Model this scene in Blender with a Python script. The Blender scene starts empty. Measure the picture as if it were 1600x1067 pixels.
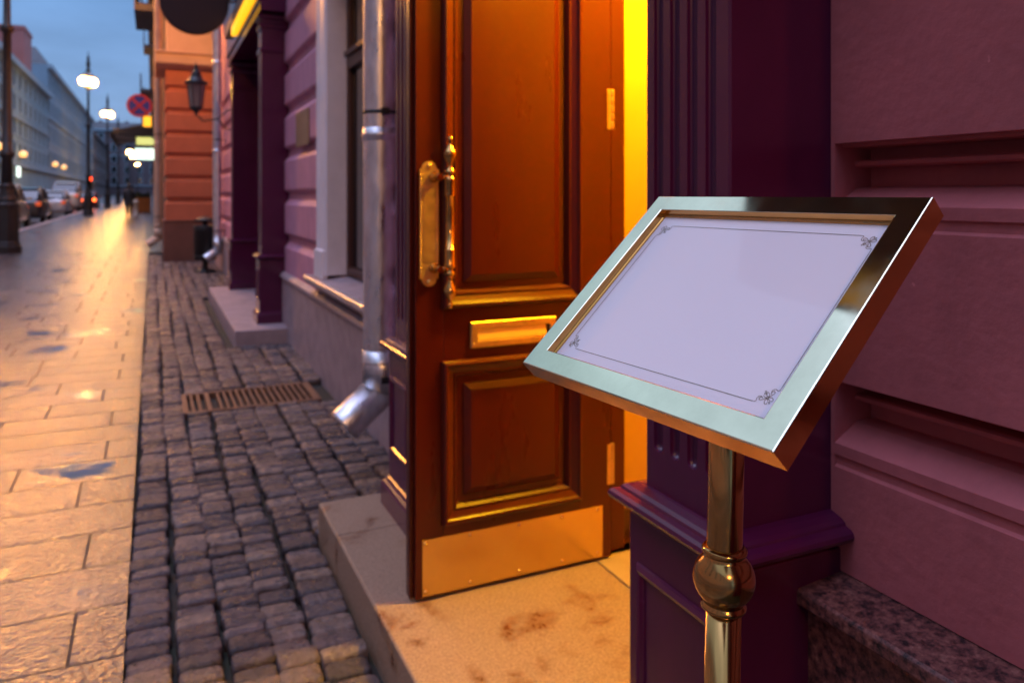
import bpy, bmesh, math, random
from math import sin, cos, pi, radians, sqrt
from mathutils import Vector, Matrix

random.seed(7)
S = bpy.context.scene
COL = S.collection
V = Vector

# ------------------------------------------------------------------ mesh helpers
class MB:
    """collects faces; build() links them as one mesh object"""
    def __init__(s): s.v = []; s.f = []; s.sm = []
    def add(s, vs, fs, smooth=False):
        o = len(s.v); s.v += [tuple(p) for p in vs]
        s.f += [tuple(i + o for i in f) for f in fs]; s.sm += [smooth] * len(fs)
        return s
    def box(s, x0, x1, y0, y1, z0, z1):
        return s.add([(x0,y0,z0),(x1,y0,z0),(x1,y1,z0),(x0,y1,z0),(x0,y0,z1),(x1,y0,z1),(x1,y1,z1),(x0,y1,z1)],
              [(0,3,2,1),(4,5,6,7),(0,1,5,4),(1,2,6,5),(2,3,7,6),(3,0,4,7)])
    def obox(s, M, hx, hy, hz):
        o = len(s.v); s.box(-hx,hx,-hy,hy,-hz,hz)
        for i in range(o, len(s.v)): s.v[i] = tuple(M @ V(s.v[i]))
        return s
    def loft(s, rings, closed=True, cap=True, smooth=False):
        n = len(rings[0]); vs = [p for r in rings for p in r]; fs = []
        for i in range(len(rings)-1):
            for j in range(n if closed else n-1):
                k = (j+1) % n
                fs.append((i*n+j, i*n+k, (i+1)*n+k, (i+1)*n+j))
        s.add(vs, fs, smooth)
        if cap and closed:
            o = len(s.v) - len(vs)
            s.f.append(tuple(o+j for j in reversed(range(n)))); s.sm.append(False)
            s.f.append(tuple(o+(len(rings)-1)*n+j for j in range(n))); s.sm.append(False)
        return s
    def lathe(s, prof, c=(0,0,0), seg=24, M=None, cap=True, smooth=True):
        """prof: (radius, height) along local z"""
        M = M or Matrix.Translation(V(c)); rings = []
        for r, h in prof:
            rings.append([M @ V((r*cos(2*pi*k/seg), r*sin(2*pi*k/seg), h)) for k in range(seg)])
        return s.loft(rings, True, cap, smooth)
    def tube(s, path, r, seg=10, cap=True):
        path = [V(p) for p in path]; rings = []; rr = r if isinstance(r, (list, tuple)) else [r]*len(path)
        prev = None
        for i, p in enumerate(path):
            t = (path[min(i+1, len(path)-1)] - path[max(i-1, 0)]).normalized()
            if prev is None:
                a = t.cross(V((0,0,1)));  a = t.cross(V((1,0,0))) if a.length < .1 else a
            else: a = prev - t * prev.dot(t)
            a.normalize(); b = t.cross(a); prev = a
            rings.append([p + (a*cos(2*pi*k/seg) + b*sin(2*pi*k/seg))*rr[i] for k in range(seg)])
        return s.loft(rings, True, cap, True)
    def ring(s, O, U, W, N, rect, prof, close=False):
        """mitred moulding round a rectangle: prof = (inset, height) pairs"""
        O, U, W, N = V(O), V(U), V(W), V(N); u0, u1, w0, w1 = rect; rings = []
        for i, h in prof:
            rings.append([O+U*a+W*b+N*h for a, b in ((u0+i,w0+i),(u1-i,w0+i),(u1-i,w1-i),(u0+i,w1-i))])
        s.loft(rings, True, False)
        if close:
            o = len(s.v); s.f.append((o-4,o-3,o-2,o-1)); s.sm.append(False)
        return s
    def prism(s, prof, axis, a0, a1, cap=True):
        """2-D outline extruded: axis 'y' -> prof is (x,z); 'x' -> (y,z); 'z' -> (x,y)"""
        m = {'y': lambda p,a: (p[0],a,p[1]), 'x': lambda p,a: (a,p[0],p[1]), 'z': lambda p,a: (p[0],p[1],a)}[axis]
        return s.loft([[m(p,a) for p in prof] for a in (a0,a1)], True, cap)
    def sheet(s, prof, axis, a0, a1, n=1):
        m = {'y': lambda p,a: (p[0],a,p[1]), 'x': lambda p,a: (a,p[0],p[1])}[axis]
        return s.loft([[m(p,a0+(a1-a0)*k/n) for p in prof] for k in range(n+1)], False, False)
    def sphere(s, c, r, seg=16, sx=1, sy=1, sz=1):
        n = seg//2
        pr = [(max(r*sin(pi*k/n),1e-4), -r*cos(pi*k/n)) for k in range(n+1)]
        return s.lathe(pr, M=Matrix.Translation(V(c)) @ Matrix.Diagonal((sx,sy,sz,1)), seg=seg)
    def build(s, name, mat, parent=None, bevel=0, seg=2, local=False, subsurf=0):
        me = bpy.data.meshes.new(name)
        off = V((0,0,0))
        if parent is not None and not local:
            p = parent
            while p is not None: off += p.location; p = p.parent
        me.from_pydata([tuple(V(p)-off) for p in s.v], [], s.f)
        for p, k in zip(me.polygons, s.sm): p.use_smooth = k
        bm = bmesh.new(); bm.from_mesh(me); bmesh.ops.recalc_face_normals(bm, faces=bm.faces); bm.to_mesh(me); bm.free()
        mats = mat if isinstance(mat, (list, tuple)) else [mat]
        for m in mats: me.materials.append(m)
        o = bpy.data.objects.new(name, me); COL.objects.link(o)
        if parent is not None: o.parent = parent
        if bevel:
            b = o.modifiers.new('bevel','BEVEL'); b.width = bevel; b.segments = seg; b.limit_method = 'ANGLE'; b.angle_limit = radians(40)
        if subsurf:
            b = o.modifiers.new('sub','SUBSURF'); b.levels = b.render_levels = subsurf
        return o

def tag(o, label, cat, group=None, kind=None):
    if label: o['label'] = label
    if cat: o['category'] = cat
    if group: o['group'] = group
    if kind: o['kind'] = kind
    return o
def thing(name, loc, label, cat, group=None, rz=0):
    o = bpy.data.objects.new(name, None); COL.objects.link(o); o.empty_display_size = .1
    o.location = loc; o.rotation_euler = (0,0,rz)
    return tag(o, label, cat, group)
def kids(o): return [c for c in COL.objects if c.parent is o]
def copy_tree(o, parent=None):
    c = o.copy(); COL.objects.link(c)
    if parent is not None: c.parent = parent
    for ch in kids(o): copy_tree(ch, c)
    return c
def struct(o): o['kind'] = 'structure'; return o

# ------------------------------------------------------------------ material helpers
def mat(name, base, rough=.5, metal=0, spec=.5, coat=0, coat_r=.05, emit=None, es=0):
    m = bpy.data.materials.new(name); m.use_nodes = True
    b = m.node_tree.nodes['Principled BSDF']
    b.inputs['Base Color'].default_value = (*base, 1); b.inputs['Roughness'].default_value = rough
    b.inputs['Metallic'].default_value = metal; b.inputs['Specular IOR Level'].default_value = spec
    b.inputs['Coat Weight'].default_value = coat; b.inputs['Coat Roughness'].default_value = coat_r
    if emit: b.inputs['Emission Color'].default_value = (*emit, 1); b.inputs['Emission Strength'].default_value = es
    return m
def N(m, typ, **kw):
    n = m.node_tree.nodes.new(typ)
    for k, v in kw.items():
        if k in n.inputs: n.inputs[k].default_value = v
        else: setattr(n, k, v)
    return n
def L(m, a, ao, b, bi): m.node_tree.links.new(a.outputs[ao], b.inputs[bi])
def coords(m, scale=(1,1,1), out='Object'):
    t = N(m,'ShaderNodeTexCoord'); mp = N(m,'ShaderNodeMapping'); mp.inputs['Scale'].default_value = scale
    L(m,t,out,mp,'Vector'); return mp
def ramp(m, stops):
    r = N(m,'ShaderNodeValToRGB'); e = r.color_ramp.elements
    while len(e) < len(stops): e.new(.5)
    for x, (p, c) in zip(e, stops): x.position = p; x.color = (*c,1) if len(c)==3 else c
    return r
def g(x): return (x,x,x)
def mottle(m, scale=6, amt=.25, c2=None, bump=0, bscale=80, rvar=0, stretch=(1,1,1), detail=6):
    """tone variation, roughness variation and fine bump on a plain material"""
    b = m.node_tree.nodes['Principled BSDF']; c = b.inputs['Base Color'].default_value[:3]
    mp = coords(m, stretch)
    n = N(m,'ShaderNodeTexNoise', Scale=scale, Detail=detail, Roughness=.62); L(m,mp,0,n,'Vector')
    lo = c2 or tuple(x*(1-amt) for x in c); hi = tuple(min(1,x*(1+amt)) for x in c)
    r = ramp(m, [(.3,lo),(.5,c),(.72,hi)]); L(m,n,0,r,0); L(m,r,0,b,'Base Color')
    if rvar:
        r0 = b.inputs['Roughness'].default_value
        n2 = N(m,'ShaderNodeTexNoise', Scale=scale*2.3, Detail=5); L(m,mp,0,n2,'Vector')
        q = N(m,'ShaderNodeMapRange'); q.inputs['From Min'].default_value=.3; q.inputs['From Max'].default_value=.7
        q.inputs['To Min'].default_value=max(.02,r0-rvar); q.inputs['To Max'].default_value=min(1,r0+rvar)
        L(m,n2,0,q,0); L(m,q,0,b,'Roughness')
    if bump:
        n3 = N(m,'ShaderNodeTexNoise', Scale=bscale, Detail=4); L(m,mp,0,n3,'Vector')
        bp = N(m,'ShaderNodeBump', Strength=bump, Distance=.004); L(m,n3,0,bp,'Height'); L(m,bp,0,b,'Normal')
    return m

WARM = (1.0,.50,.13)
M = {}
M['wall'] = mottle(mat('pink_stucco',(.54,.138,.148),.75), 3, .14, bump=.5, bscale=45, rvar=.1)
M['mauve'] = mottle(mat('mauve_stucco',(.58,.26,.37),.6), 3, .10, bump=.25, bscale=60)
M['purple'] = mottle(mat('purple_gloss_paint',(.085,.008,.046),.22), 2.5, .12, bump=.02, bscale=40, rvar=.04)
M['white'] = mottle(mat('white_paint',(.84,.78,.84),.35), 5, .05)
M['granite_red'] = mat('red_granite',(.10,.045,.04),.35)
M['granite_grey'] = mottle(mat('grey_granite',(.36,.27,.29),.5), 5, .22, bump=.3, bscale=120, rvar=.12)
M['mahogany'] = mottle(mat('mahogany_varnish',(.066,.0064,.0022),.30,spec=.38), 2.2, .10, rvar=.04, stretch=(2,2,.5), bump=.03, bscale=24)
M['darkwood'] = mottle(mat('dark_wood',(.055,.014,.010),.4), 5, .25, stretch=(5,5,.5))
M['brass'] = mottle(mat('polished_brass',(.52,.30,.10),.17,1), 3, .06, rvar=.03)
M['brass_old'] = mottle(mat('aged_brass',(.76,.52,.18),.40,.9), 22, .08, c2=(.60,.40,.14), rvar=.05)
M['brass_kick'] = mottle(mat('worn_brass_sheet',(.80,.54,.17),.24,1), 3, .05)
M['flap'] = mat('letter_flap_brass',(.9,.62,.10),.5,.5)
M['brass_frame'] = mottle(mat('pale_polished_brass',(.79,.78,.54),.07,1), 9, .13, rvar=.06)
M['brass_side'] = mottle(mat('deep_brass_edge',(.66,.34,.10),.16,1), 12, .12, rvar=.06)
M['card'] = mat('white_card_behind_glass',(.76,.77,.85),.6, coat=.55, coat_r=.015)
M['ink'] = mat('grey_gold_ink',(.13,.105,.07),.6, coat=1, coat_r=.03)
M['zinc'] = mottle(mat('galvanised_steel',(.74,.73,.77),.38,1), 13, .26, rvar=.14, stretch=(1,1,.35), bump=.04, bscale=20)
M['black'] = mottle(mat('black_iron',(.018,.018,.02),.42), 9, .3)
M['rust'] = mottle(mat('rusty_iron',(.17,.085,.055),.55,.3), 30, .4, bump=.3)
M['dirt'] = mottle(mat('dark_joint_soil',(.022,.020,.016),.85), 5, .5, c2=(.02,.035,.008), bump=.6, bscale=60)
M['asphalt'] = mottle(mat('wet_asphalt',(.045,.045,.05),.3), 2, .3, rvar=.15, bump=.3)
M['glass'] = mat('dark_window_glass',(.015,.017,.02),.04, spec=.9)
M['glassy'] = mat('hazy_lantern_glass',(.30,.24,.22),.25, spec=.6)
M['yellow_plaster'] = mottle(mat('ochre_plaster',(.60,.33,.05),.6), 3, .05)
M['lamp'] = mat('lamp_globe',(1,.9,.7),.4, emit=(1,.42,.08), es=7500)
M['lamp_bright'] = mat('bright_lamp',(1,.9,.7),.4, emit=(1,.36,.045), es=14500)
M['lampfar'] = mat('far_lamp_globe',(1,.9,.7),.4, emit=(1,.46,.10), es=1.7)
def amber():
    m = mat('amber_lantern_glass',(1,.8,.5),.3, emit=(1,.44,.09), es=2.2); M['amber'] = m
    b = m.node_tree.nodes['Principled BSDF']; o = m.node_tree.nodes['Material Output']
    tr = N(m,'ShaderNodeBsdfTransparent'); x = N(m,'ShaderNodeMixShader'); x.inputs[0].default_value = .70
    L(m,tr,0,x,1); L(m,b,0,x,2); L(m,x,0,o,0)
amber()
M['skirting'] = M['darkwood']

def granite_red():
    m = M['granite_red']; b = m.node_tree.nodes['Principled BSDF']; mp = coords(m)
    v = N(m,'ShaderNodeTexVoronoi', Scale=150); L(m,mp,0,v,'Vector')
    n = N(m,'ShaderNodeTexNoise', Scale=60, Detail=8, Roughness=.7); L(m,mp,0,n,'Vector')
    r = ramp(m,[(.38,(.022,.014,.016)),(.48,(.15,.052,.048)),(.60,(.27,.10,.082)),(.75,(.42,.22,.18))]); L(m,n,0,r,0)
    r2 = ramp(m,[(0,(.35,.35,.35)),(.5,(1,1,1))]); L(m,v,'Color',r2,0)
    x = N(m,'ShaderNodeMixRGB', blend_type='MULTIPLY'); x.inputs[0].default_value=.8; L(m,r,0,x,1); L(m,r2,0,x,2); L(m,x,0,b,'Base Color')
    # scuffed, slightly dusty top
    n2 = N(m,'ShaderNodeTexNoise', Scale=7, Detail=6); L(m,mp,0,n2,'Vector')
    q = N(m,'ShaderNodeMapRange'); q.inputs['To Min'].default_value=.22; q.inputs['To Max'].default_value=.6; L(m,n2,0,q,0); L(m,q,0,b,'Roughness')
    bp = N(m,'ShaderNodeBump', Strength=.25, Distance=.003); L(m,n,0,bp,'Height'); L(m,bp,0,b,'Normal')
granite_red()

def weather(m, streak=.25, chips=.5):
    b = m.node_tree.nodes['Principled BSDF']; src = b.inputs['Base Color'].links[0].from_node
    mp = coords(m,(1,2.4,.7)); n = N(m,'ShaderNodeTexNoise', Scale=3, Detail=7, Roughness=.7); L(m,mp,0,n,'Vector')
    r = ramp(m,[(.30,g(1-streak)),(.52,g(1)),(.75,g(1+streak*.35))]); L(m,n,0,r,0)
    x = N(m,'ShaderNodeMixRGB', blend_type='MULTIPLY'); x.inputs[0].default_value=1; L(m,src,0,x,1); L(m,r,0,x,2)
    mp2 = coords(m); c = N(m,'ShaderNodeTexNoise', Scale=38, Detail=3, Roughness=.5); L(m,mp2,0,c,'Vector')
    q = ramp(m,[(.735,g(0)),(.765,g(chips))]); L(m,c,0,q,0)
    y = N(m,'ShaderNodeMixRGB'); L(m,q,0,y,0); L(m,x,0,y,1)
    bc = b.inputs['Base Color'].default_value; y.inputs[2].default_value=(min(1,bc[0]*1.7),min(1,bc[1]*2.2),min(1,bc[2]*2.2),1); L(m,y,0,b,'Base Color')
weather(M['wall'], .13, .5); weather(M['mauve'], .16, .4); weather(M['purple'], .16, .3); weather(M['mahogany'], .16, .45); weather(M['white'], .12, 0)

def wet_slabs():
    m = mat('wet_paving_slabs',(.3,.25,.22),.3); M['slabs'] = m
    b = m.node_tree.nodes['Principled BSDF']; mp = coords(m)
    br = N(m,'ShaderNodeTexBrick', offset=.37, squash=1.35, squash_frequency=3)
    for k, v in (('Scale',1),('Mortar Size',.0055),('Mortar Smooth',.25),('Brick Width',.60),('Row Height',.332),('Bias',0)): br.inputs[k].default_value = v
    br.inputs['Color1'].default_value=(.070,.054,.056,1); br.inputs['Color2'].default_value=(.13,.10,.095,1); br.inputs['Mortar'].default_value=(.03,.024,.022,1)
    wob = N(m,'ShaderNodeTexNoise', Scale=1.1, Detail=2); L(m,mp,0,wob,'Vector')
    off = N(m,'ShaderNodeVectorMath', operation='SCALE'); off.inputs['Scale'].default_value=.02; L(m,wob,'Color',off,0)
    sm = N(m,'ShaderNodeVectorMath', operation='ADD'); L(m,mp,0,sm,0); L(m,off,0,sm,1); L(m,sm,0,br,'Vector')
    n = N(m,'ShaderNodeTexNoise', Scale=2.2, Detail=7, Roughness=.65); L(m,mp,0,n,'Vector')
    r = ramp(m,[(.3,(.6,.6,.6)),(.7,(1.1,1.1,1.1))]); L(m,n,0,r,0)
    x = N(m,'ShaderNodeMixRGB', blend_type='MULTIPLY'); x.inputs[0].default_value=1; L(m,br,0,x,1); L(m,r,0,x,2); L(m,x,0,b,'Base Color')
    # standing water: smooth patches, elsewhere a rough wet film
    w = N(m,'ShaderNodeTexNoise', Scale=1.5, Detail=10, Roughness=.68); L(m,mp,0,w,'Vector')
    pud = N(m,'ShaderNodeMapRange'); pud.inputs['From Min'].default_value=.56; pud.inputs['From Max'].default_value=.64; L(m,w,0,pud,0)
    rr = N(m,'ShaderNodeMapRange'); rr.inputs['To Min'].default_value=.22; rr.inputs['To Max'].default_value=.07; L(m,pud,0,rr,0)
    jr = N(m,'ShaderNodeMixRGB'); L(m,br,'Fac',jr,0); L(m,rr,0,jr,1); jr.inputs[2].default_value=(.6,.6,.6,1); L(m,jr,0,b,'Roughness')
    js = N(m,'ShaderNodeMapRange'); js.inputs['To Min'].default_value=1.0; js.inputs['To Max'].default_value=.35; L(m,br,'Fac',js,0); L(m,js,0,b,'Specular IOR Level')
    fine = N(m,'ShaderNodeTexNoise', Scale=48, Detail=2.5, Roughness=.55); L(m,mp,0,fine,'Vector')
    und = N(m,'ShaderNodeTexNoise', Scale=6, Detail=2); L(m,mp,0,und,'Vector')
    a = N(m,'ShaderNodeMath', operation='MULTIPLY_ADD'); L(m,und,0,a,0); a.inputs[1].default_value=1.1; L(m,fine,0,a,2)
    inv = N(m,'ShaderNodeMath', operation='MULTIPLY_ADD'); L(m,pud,0,inv,0); inv.inputs[1].default_value=-.9; inv.inputs[2].default_value=1.0
    bs = N(m,'ShaderNodeMath', operation='MULTIPLY'); L(m,inv,0,bs,0); bs.inputs[1].default_value=1.0
    bp = N(m,'ShaderNodeBump', Distance=.0058); L(m,bs,0,bp,'Strength'); L(m,a,0,bp,'Height')
    bp2 = N(m,'ShaderNodeBump', Strength=.8, Distance=.004, invert=True); L(m,br,'Fac',bp2,'Height'); L(m,bp,0,bp2,'Normal'); L(m,bp2,0,b,'Normal')
wet_slabs()

def sett_mat():
    m = mat('damp_granite_setts',(.16,.13,.14),.4); M['setts'] = m
    b = m.node_tree.nodes['Principled BSDF']; mp = coords(m)
    geo = N(m,'ShaderNodeNewGeometry')
    r = ramp(m,[(0,(.042,.036,.046)),(.45,(.080,.066,.078)),(.8,(.140,.112,.120)),(1,(.21,.16,.14))]); L(m,geo,'Random Per Island',r,0)
    n = N(m,'ShaderNodeTexNoise', Scale=24, Detail=7, Roughness=.7); L(m,mp,0,n,'Vector')
    r2 = ramp(m,[(.32,(.42,.42,.45)),(.62,(1.15,1.1,1.05))]); L(m,n,0,r2,0)
    x = N(m,'ShaderNodeMixRGB', blend_type='MULTIPLY'); x.inputs[0].default_value=1; L(m,r,0,x,1); L(m,r2,0,x,2); L(m,x,0,b,'Base Color')
    n2 = N(m,'ShaderNodeTexNoise', Scale=12, Detail=4); L(m,mp,0,n2,'Vector')
    q = N(m,'ShaderNodeMapRange'); q.inputs['From Min'].default_value=.35; q.inputs['From Max'].default_value=.65
    q.inputs['To Min'].default_value=.16; q.inputs['To Max'].default_value=.45; L(m,n2,0,q,0); L(m,q,0,b,'Roughness')
    n3 = N(m,'ShaderNodeTexNoise', Scale=42, Detail=6, Roughness=.65); L(m,mp,0,n3,'Vector')
    bp = N(m,'ShaderNodeBump', Strength=.9, Distance=.016); L(m,n3,0,bp,'Height'); L(m,bp,0,b,'Normal')
sett_mat()

def step_mat():
    """grey granite doorstep with dark wet footmarks"""
    m = mat('doorstep_granite',(.33,.27,.26),.55); M['step'] = m
    b = m.node_tree.nodes['Principled BSDF']; mp = coords(m)
    n = N(m,'ShaderNodeTexNoise', Scale=140, Detail=5, Roughness=.8); L(m,mp,0,n,'Vector')
    r = ramp(m,[(.32,(.165,.108,.072)),(.5,(.29,.198,.138)),(.68,(.40,.285,.205))]); L(m,n,0,r,0)
    s = N(m,'ShaderNodeTexNoise', Scale=5.5, Detail=9, Roughness=.72); L(m,mp,0,s,'Vector')
    st = N(m,'ShaderNodeMapRange'); st.inputs['From Min'].default_value=.545; st.inputs['From Max'].default_value=.665; L(m,s,0,st,0)
    x = N(m,'ShaderNodeMixRGB'); L(m,st,0,x,0); L(m,r,0,x,1); x.inputs[2].default_value=(.15,.060,.022,1); L(m,x,0,b,'Base Color')
    q = N(m,'ShaderNodeMapRange'); q.inputs['To Min'].default_value=.58; q.inputs['To Max'].default_value=.2; L(m,st,0,q,0); L(m,q,0,b,'Roughness')
    bp = N(m,'ShaderNodeBump', Strength=.25, Distance=.003); L(m,n,0,bp,'Height'); L(m,bp,0,b,'Normal')
step_mat()

# ------------------------------------------------------------------ ground
def gz(y): return max(0, .006*(y-12))
YB = (-40, 12, 420)
def strip(name, x0, x1, ys, dz, m, thick=.12):
    mb = MB(); rings = [[(x0,y,gz(y)+dz-thick),(x1,y,gz(y)+dz-thick),(x1,y,gz(y)+dz),(x0,y,gz(y)+dz)] for y in ys]
    mb.loft(rings); return struct(mb.build(name, m))
mb = MB(); mb.loft([[(-600,y,gz(y)-.135),(600,y,gz(y)-.135)] for y in (-300,12,700)], False, False)
struct(mb.build('road', M['asphalt']))
strip('pavement', -4.2, -.078, (-40,12,20.2), 0, M['slabs'])
strip('pavement', -4.2, 1.0, (20.2,420), 0, M['slabs'])
strip('kerb', -4.42, -4.204, YB, .012, M['granite_grey'], .16)
strip('far_pavement', -13.5, -11.2, YB, 0, M['slabs'])
mb = MB(); mb.box(-.078,1.24,-6,20.2,-.2,-.045); struct(mb.build('joint_soil', M['dirt']))

def setts():
    mb = MB(); rnd = random.Random(11); pitch = .1375
    x = -.07; ci = 0
    while x < 1.16:
        x1 = min(x+pitch*rnd.uniform(.95,1.05), 1.185)
        if ci == 4: x1 = .612
        y = .2 + rnd.uniform(0,.1); big = rnd.uniform(.9,1.1)
        while y < 20.1:
            ly = rnd.uniform(.064,.094)*big
            y1 = y + ly
            inside_step = (x1 > .63 and y1 > .90 and y < 3.245) or (x1 > .74 and y1 > 7.62 and y < 11.45)
            under_grate = x1 > .20 and x < 1.04 and y1 > 5.40 and y < 5.91
            if not inside_step and not under_grate and not (y > 17.85 and x1 > .26) and y > -1:
                gp = rnd.uniform(.0005,.0050); wob = .009*sin(y*1.7+ci*1.9)+.006*rnd.uniform(-1,1)
                a0, a1, b0, b1 = x+gp+wob, x1-gp+wob, y+gp*.8, y1-gp*.8
                h = rnd.uniform(-.008,.006); tx, ty = rnd.uniform(-.04,.04), rnd.uniform(-.05,.05)
                cx, cy = (a0+a1)/2, (b0+b1)/2; hx, hy = (a1-a0)/2, (b1-b0)/2
                k = [rnd.uniform(.6,1.1) for _ in range(12)]
                def rg(ins, z, jit=1):
                    pts = []
                    for q in range(12):
                        t = 2*pi*(q+.5)/12; e = .30
                        px = math.copysign(abs(cos(t))**e, cos(t))*(hx-ins*k[q]); py = math.copysign(abs(sin(t))**e, sin(t))*(hy-ins*k[(q+5)%12])
                        pts.append((cx+px, cy+py, z+h+tx*px+ty*py))
                    return pts
                mb.loft([rg(-.001,-.06), rg(0,-.014), rg(.0025,-.005), rg(.008,-.001), rg(.016,.0005), rg(hy*.75,.0015+rnd.uniform(-.002,.003))], True, True, True)
            y = y1
        x = x1; ci += 1
    return struct(mb.build('cobbled_strip', M['setts']))
setts()

# ------------------------------------------------------------------ the townhouse we stand beside
house = thing('townhouse', (1.2, 2, 0), 'mauve pink rusticated townhouse with dark purple fluted pilasters beside the open door', 'building')
XN, XF = 1.141, 1.20            # wall faces either side of the entrance

def course(x, zc, lip=1):
    """moulded joint of the near wall, outline (x,z) going down"""
    P = [(0,.037),(.020,.036),(.020,.030),(.095,.029),(.095,.008),(.058,.007),(.052,.004),(.052,-.003),(.058,-.006),(.095,-.007),(.095,-.042),
         (.056,-.046),(.006,-.074),(0,-.078),(0,-.098),(.005,-.102),(.005,-.116),(0,-.121),(0,-.128)]
    return [(x+a, zc+b) for a, b in P]
def far_course(x, zc):
    P = [(0,.085),(.006,.070),(.038,.050),(.044,.045),(.044,-.018),(.036,-.022),(.004,-.064),(0,-.072)]
    return [(x+a, zc+b) for a, b in P]
mb = MB(); pr = [(XN,4.0)]
for k in range(5, -2, -1):
    zc = 1.022+.436*k
    if zc > .75: pr += course(XN, zc)
pr += [(XN,.715),(1.5,.715),(1.5,4.0)]
mb.prism(pr, 'y', -9, 1.0435); mb.box(1.1418,1.5,1.044,1.0525,.716,3.99); mb.build('wall', M['wall'], house)
pl = MB(); pl.box(1.062,1.5,-9,1.046,-.1,.672); pl = pl.build('plinth', M['granite_red'], house, bevel=.004)
c = MB(); c.prism([(1.035,.676),(1.5,.676),(1.5,.713),(1.145,.713),(1.04,.704),(1.035,.700)], 'y', -9, 1.05); c.build('plinth_cap', M['granite_red'], pl, bevel=.004)

def farwall(y0, y1, name='wall'):
    mb = MB(); pr = [(XF,3.62)]
    for k in range(5, -1, -1): pr += far_course(XF, .95+.425*k)
    pr += [(XF,.62),(1.6,.62),(1.6,3.62)]
    mb.prism(pr, 'y', y0, y1); return mb.build(name, M['mauve'], house)
farwall(3.30, 4.03); farwall(6.152, 7.975); farwall(11.255, 17.88)
mb = MB(); mb.box(XF+.003,1.6,4.033,6.149,3.25,3.62); mb.box(1.45,1.6,4.033,6.149,.62,3.25); mb.build('wall', M['mauve'], house)
# granite panels of the plinth past the entrance, one joint every metre
for a, b in ((3.30,7.96),(11.27,17.86)):
    mb = MB(); y = a
    while y < b-.05:
        y1 = min(y+1.02, b); mb.box(1.172,1.6,y+.0015,y1-.0015,-.1,.585); y = y1
    pl = mb.build('plinth', M['granite_grey'], house, bevel=.003)
    mb = MB(); mb.prism([(1.150,.588),(1.6,.588),(1.6,.640),(1.19,.640),(1.155,.612)], 'y', a, b); mb.build('plinth_cap', M['granite_grey'], pl, bevel=.003)
# upper storey (overhead, seen only in reflections), string course and cornice
mb = MB(); mb.box(1.16,1.7,-9,17.86,4.75,12.6); mb.box(1.17,1.7,1.056,3.29,3.62,4.75); mb.box(1.22,1.7,3.3,17.86,3.62,4.75); mb.box(1.15,1.7,-9,1.05,4.003,4.75); mb.build('upper_wall', M['mauve'], house)
mb = MB(); mb.prism([(1.7,12.6),(1.1,12.6),(.95,12.72),(.72,12.85),(.70,13.0),(1.7,13.05)], 'y', -9, 17.86); mb.build('cornice', M['white'], house)
mb = MB(); mb.box(1.62,7,-9,17.8,13.06,13.3); mb.box(6.6,7,-9,17.8,-.1,13.05); mb.box(4.4,6.59,-9,-8.8,-.1,13.05); mb.build('roof', M['black'], house)
# hood over the entrance (seen mirrored in the brass frame)
mb = MB(); mb.box(.06,1.15,.98,3.30,4.22,4.40); mb.prism([(.0,4.403),(1.15,4.403),(1.15,4.60),(.2,4.52)], 'y', .93, 3.35); mb.build('door_hood', mottle(mat('hood_soffit',(.15,.125,.11),.5),3,.25), house, bevel=.01)

# unseen pier added behind the viewer to shade faces turned to it
mb = MB(); mb.box(.42,1.14,-2.6,-.75,.13,4.1); mb.box(.36,1.14,-2.66,-.69,-.1,.55); mb.box(.34,1.14,-2.68,-.67,4.103,4.4); mb.build('added_shade_pier', M['purple'], house, bevel=.01)

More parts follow.
